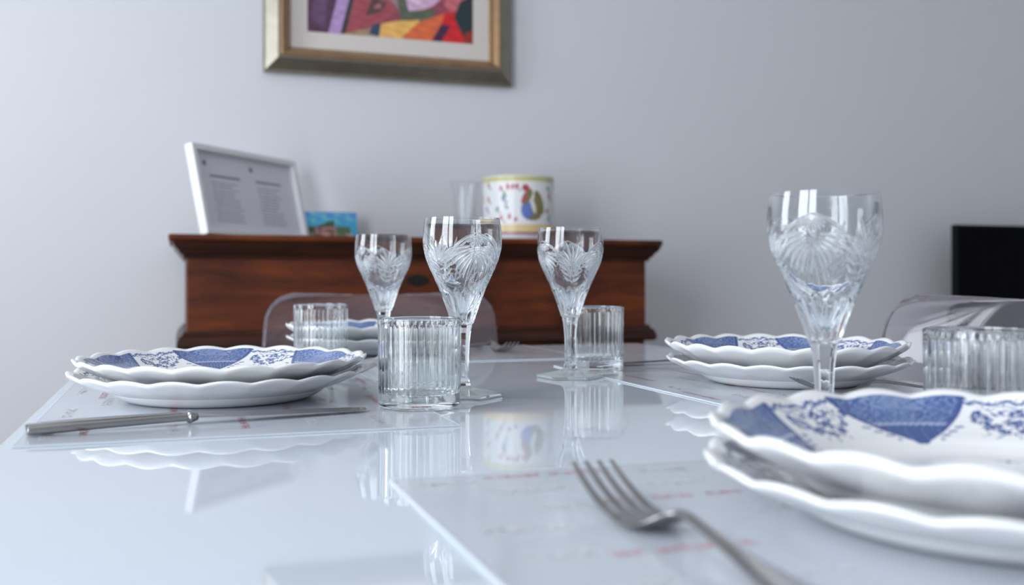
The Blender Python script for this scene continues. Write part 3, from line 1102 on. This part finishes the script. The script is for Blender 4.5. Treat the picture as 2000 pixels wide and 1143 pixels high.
def mitred(name, prof, m, parent, inset):
    """picture moulding: prof [(in, front)], in = distance inwards from the outer edge, front = how far it stands off the wall"""
    v, f = [], []
    for (i_, d_) in prof:
        a = inset + i_
        v += [(a, -d_, a), (PWd - a, -d_, a), (PWd - a, -d_, PZH - a), (a, -d_, PZH - a)]
    n = len(prof)
    for i in range(n):
        k = (i + 1) % n
        for j in range(4):
            l = (j + 1) % 4
            f.append((i * 4 + j, k * 4 + j, k * 4 + l, i * 4 + l))
    return MB().add(v, f).build(name, m, parent)


mitred('outer_moulding', [(0, .001), (0, .018), (.002, .021), (.006, .022), (.036, .040), (.040, .040), (.040, .001)], M_silver, pa, 0)
mitred('inner_moulding', [(0, .001), (0, .041), (.003, .046), (.008, .047), (.012, .042), (.014, .038), (.018, .036), (.028, .016), (.030, .014), (.030, .001)], M_gold, pa, .0402)
a0 = .0705
MB().box(a0 - .002, PWd - a0 + .002, -.012, -.006, a0 - .002, PZH - a0 + .002).build('passepartout', M_passe, pa)


def art(U, V):
    c = np.zeros(U.shape + (3,)) + np.array([.28, .06, .09])

    def poly(pts, colr):
        x, y = U, V
        ins = np.zeros(U.shape, bool)
        n = len(pts)
        for i in range(n):
            x1, y1 = pts[i]
            x2, y2 = pts[(i + 1) % n]
            cond = ((y1 > y) != (y2 > y))
            xi = (x2 - x1) * (y - y1) / ((y2 - y1) if abs(y2 - y1) > 1e-9 else 1e-9) + x1
            ins ^= cond & (x < xi)
        c[ins] = colr
    poly([(0, 0), (.16, 0), (.26, .7), (.2, 1), (0, 1)], (.09, .035, .075))
    poly([(.02, .1), (.10, .05), (.13, .5), (.05, .6)], (.13, .06, .14))
    poly([(.12, 0), (.19, 0), (.30, .5), (.36, 1), (.24, 1), (.20, .45)], (.42, .27, .52))
    poly([(.19, 0), (.235, 0), (.31, .35), (.34, .6), (.42, 1), (.36, 1), (.28, .5)], (.025, .04, .04))
    poly([(.22, .0), (.40, .09), (.52, .22), (.45, .45), (.36, .7), (.26, .25)], (.34, .07, .09))
    poly([(.34, .17), (.42, .20), (.47, .29), (.38, .33)], (.09, .05, .05))
    poly([(.38, .24), (.43, .24), (.43, .29)], (.42, .16, .17))
    poly([(.40, .45), (.55, .22), (.60, .6), (.5, 1), (.40, 1)], (.30, .21, .22))
    poly([(.55, .30), (.62, .22), (.75, .30), (.90, .5), (.9, 1), (.56, 1)], (.62, .40, .56))
    poly([(.58, .35), (.66, .30), (.78, .5), (.72, .9), (.6, .8)], (.74, .52, .66))
    poly([(.55, .16), (.62, .12), (.74, .2), (.78, .28), (.60, .24), (.55, .5), (.52, .4)], (.10, .12, .08))
    poly([(.82, .3), (.90, .22), (1, .5), (1, .9), (.86, .8)], (.55, .13, .16))
    poly([(.92, .45), (1, .40), (1, .75)], (.80, .45, .10))
    poly([(.20, 0), (.42, 0), (.42, .09)], (.34, .24, .14))
    poly([(.36, .02), (.43, .0), (.44, .12), (.38, .10)], (.03, .06, .12))
    poly([(.42, 0), (.62, 0), (.70, .08), (.66, .17), (.50, .14), (.43, .11)], (.78, .44, .12))
    poly([(.55, 0), (.85, 0), (.84, .26), (.66, .15)], (.70, .14, .05))
    poly([(.78, 0), (1, 0), (.98, .14), (.90, .27), (.82, .25)], (.62, .015, .02))
    poly([(.74, 0), (.80, 0), (.86, .14), (.80, .15)], (.06, .015, .06))
    poly([(.88, .22), (.94, .05), (1, .05), (1, .42), (.92, .36)], (.015, .035, .04))
    poly([(.94, 0), (1, 0), (1, .12), (.95, .09)], (.30, .03, .02))
    n = (np.sin(U * 60 + 4 * np.sin(V * 20)) + np.sin(V * 90 + U * 35)) * .5
    return c * (1 + .14 * n[..., None])


ax = .116
image_grid('canvas', PWd - 2 * ax, PZH - 2 * ax, 300, 220, art, M_art, pa, (ax, -.0125, ax))

# ------------------------------------------------------------------ television and its bench at the right
tb = tag(empty('television_bench', (2.90, YF - .24, 0)), 'low white bench under the black television', 'bench')
MB().box(-.62, .62, -.20, .20, .05, .44).build('carcass', M_white, tb, bevel=.003)
for s in (-1, 1):
    MB().box(min(s * .005, s * .60), max(s * .005, s * .60), -.218, -.201, .07, .42).build('drawer', M_white, tb, bevel=.003)
for s in (-1, 1):
    MB().box(s * .5 - .03, s * .5 + .03, -.15, .15, 0, .05).build('foot', M_metal, tb)
tv = tag(empty('television', (2.895, 2.61, .4405)), 'black flat television standing at the right edge behind the chair', 'television')
MB().box(-.50, .50, -.012, .014, .03, .596).build('housing', M_tvb, tv, bevel=.003)
MB().box(-.493, .493, -.0135, -.0122, .040, .589).build('screen', M_tv, tv)
MB().box(-.03, .03, .0, .012, .005, .035).box(-.16, .16, -.09, .09, 0, .006).build('stand', M_tvb, tv, bevel=.001)
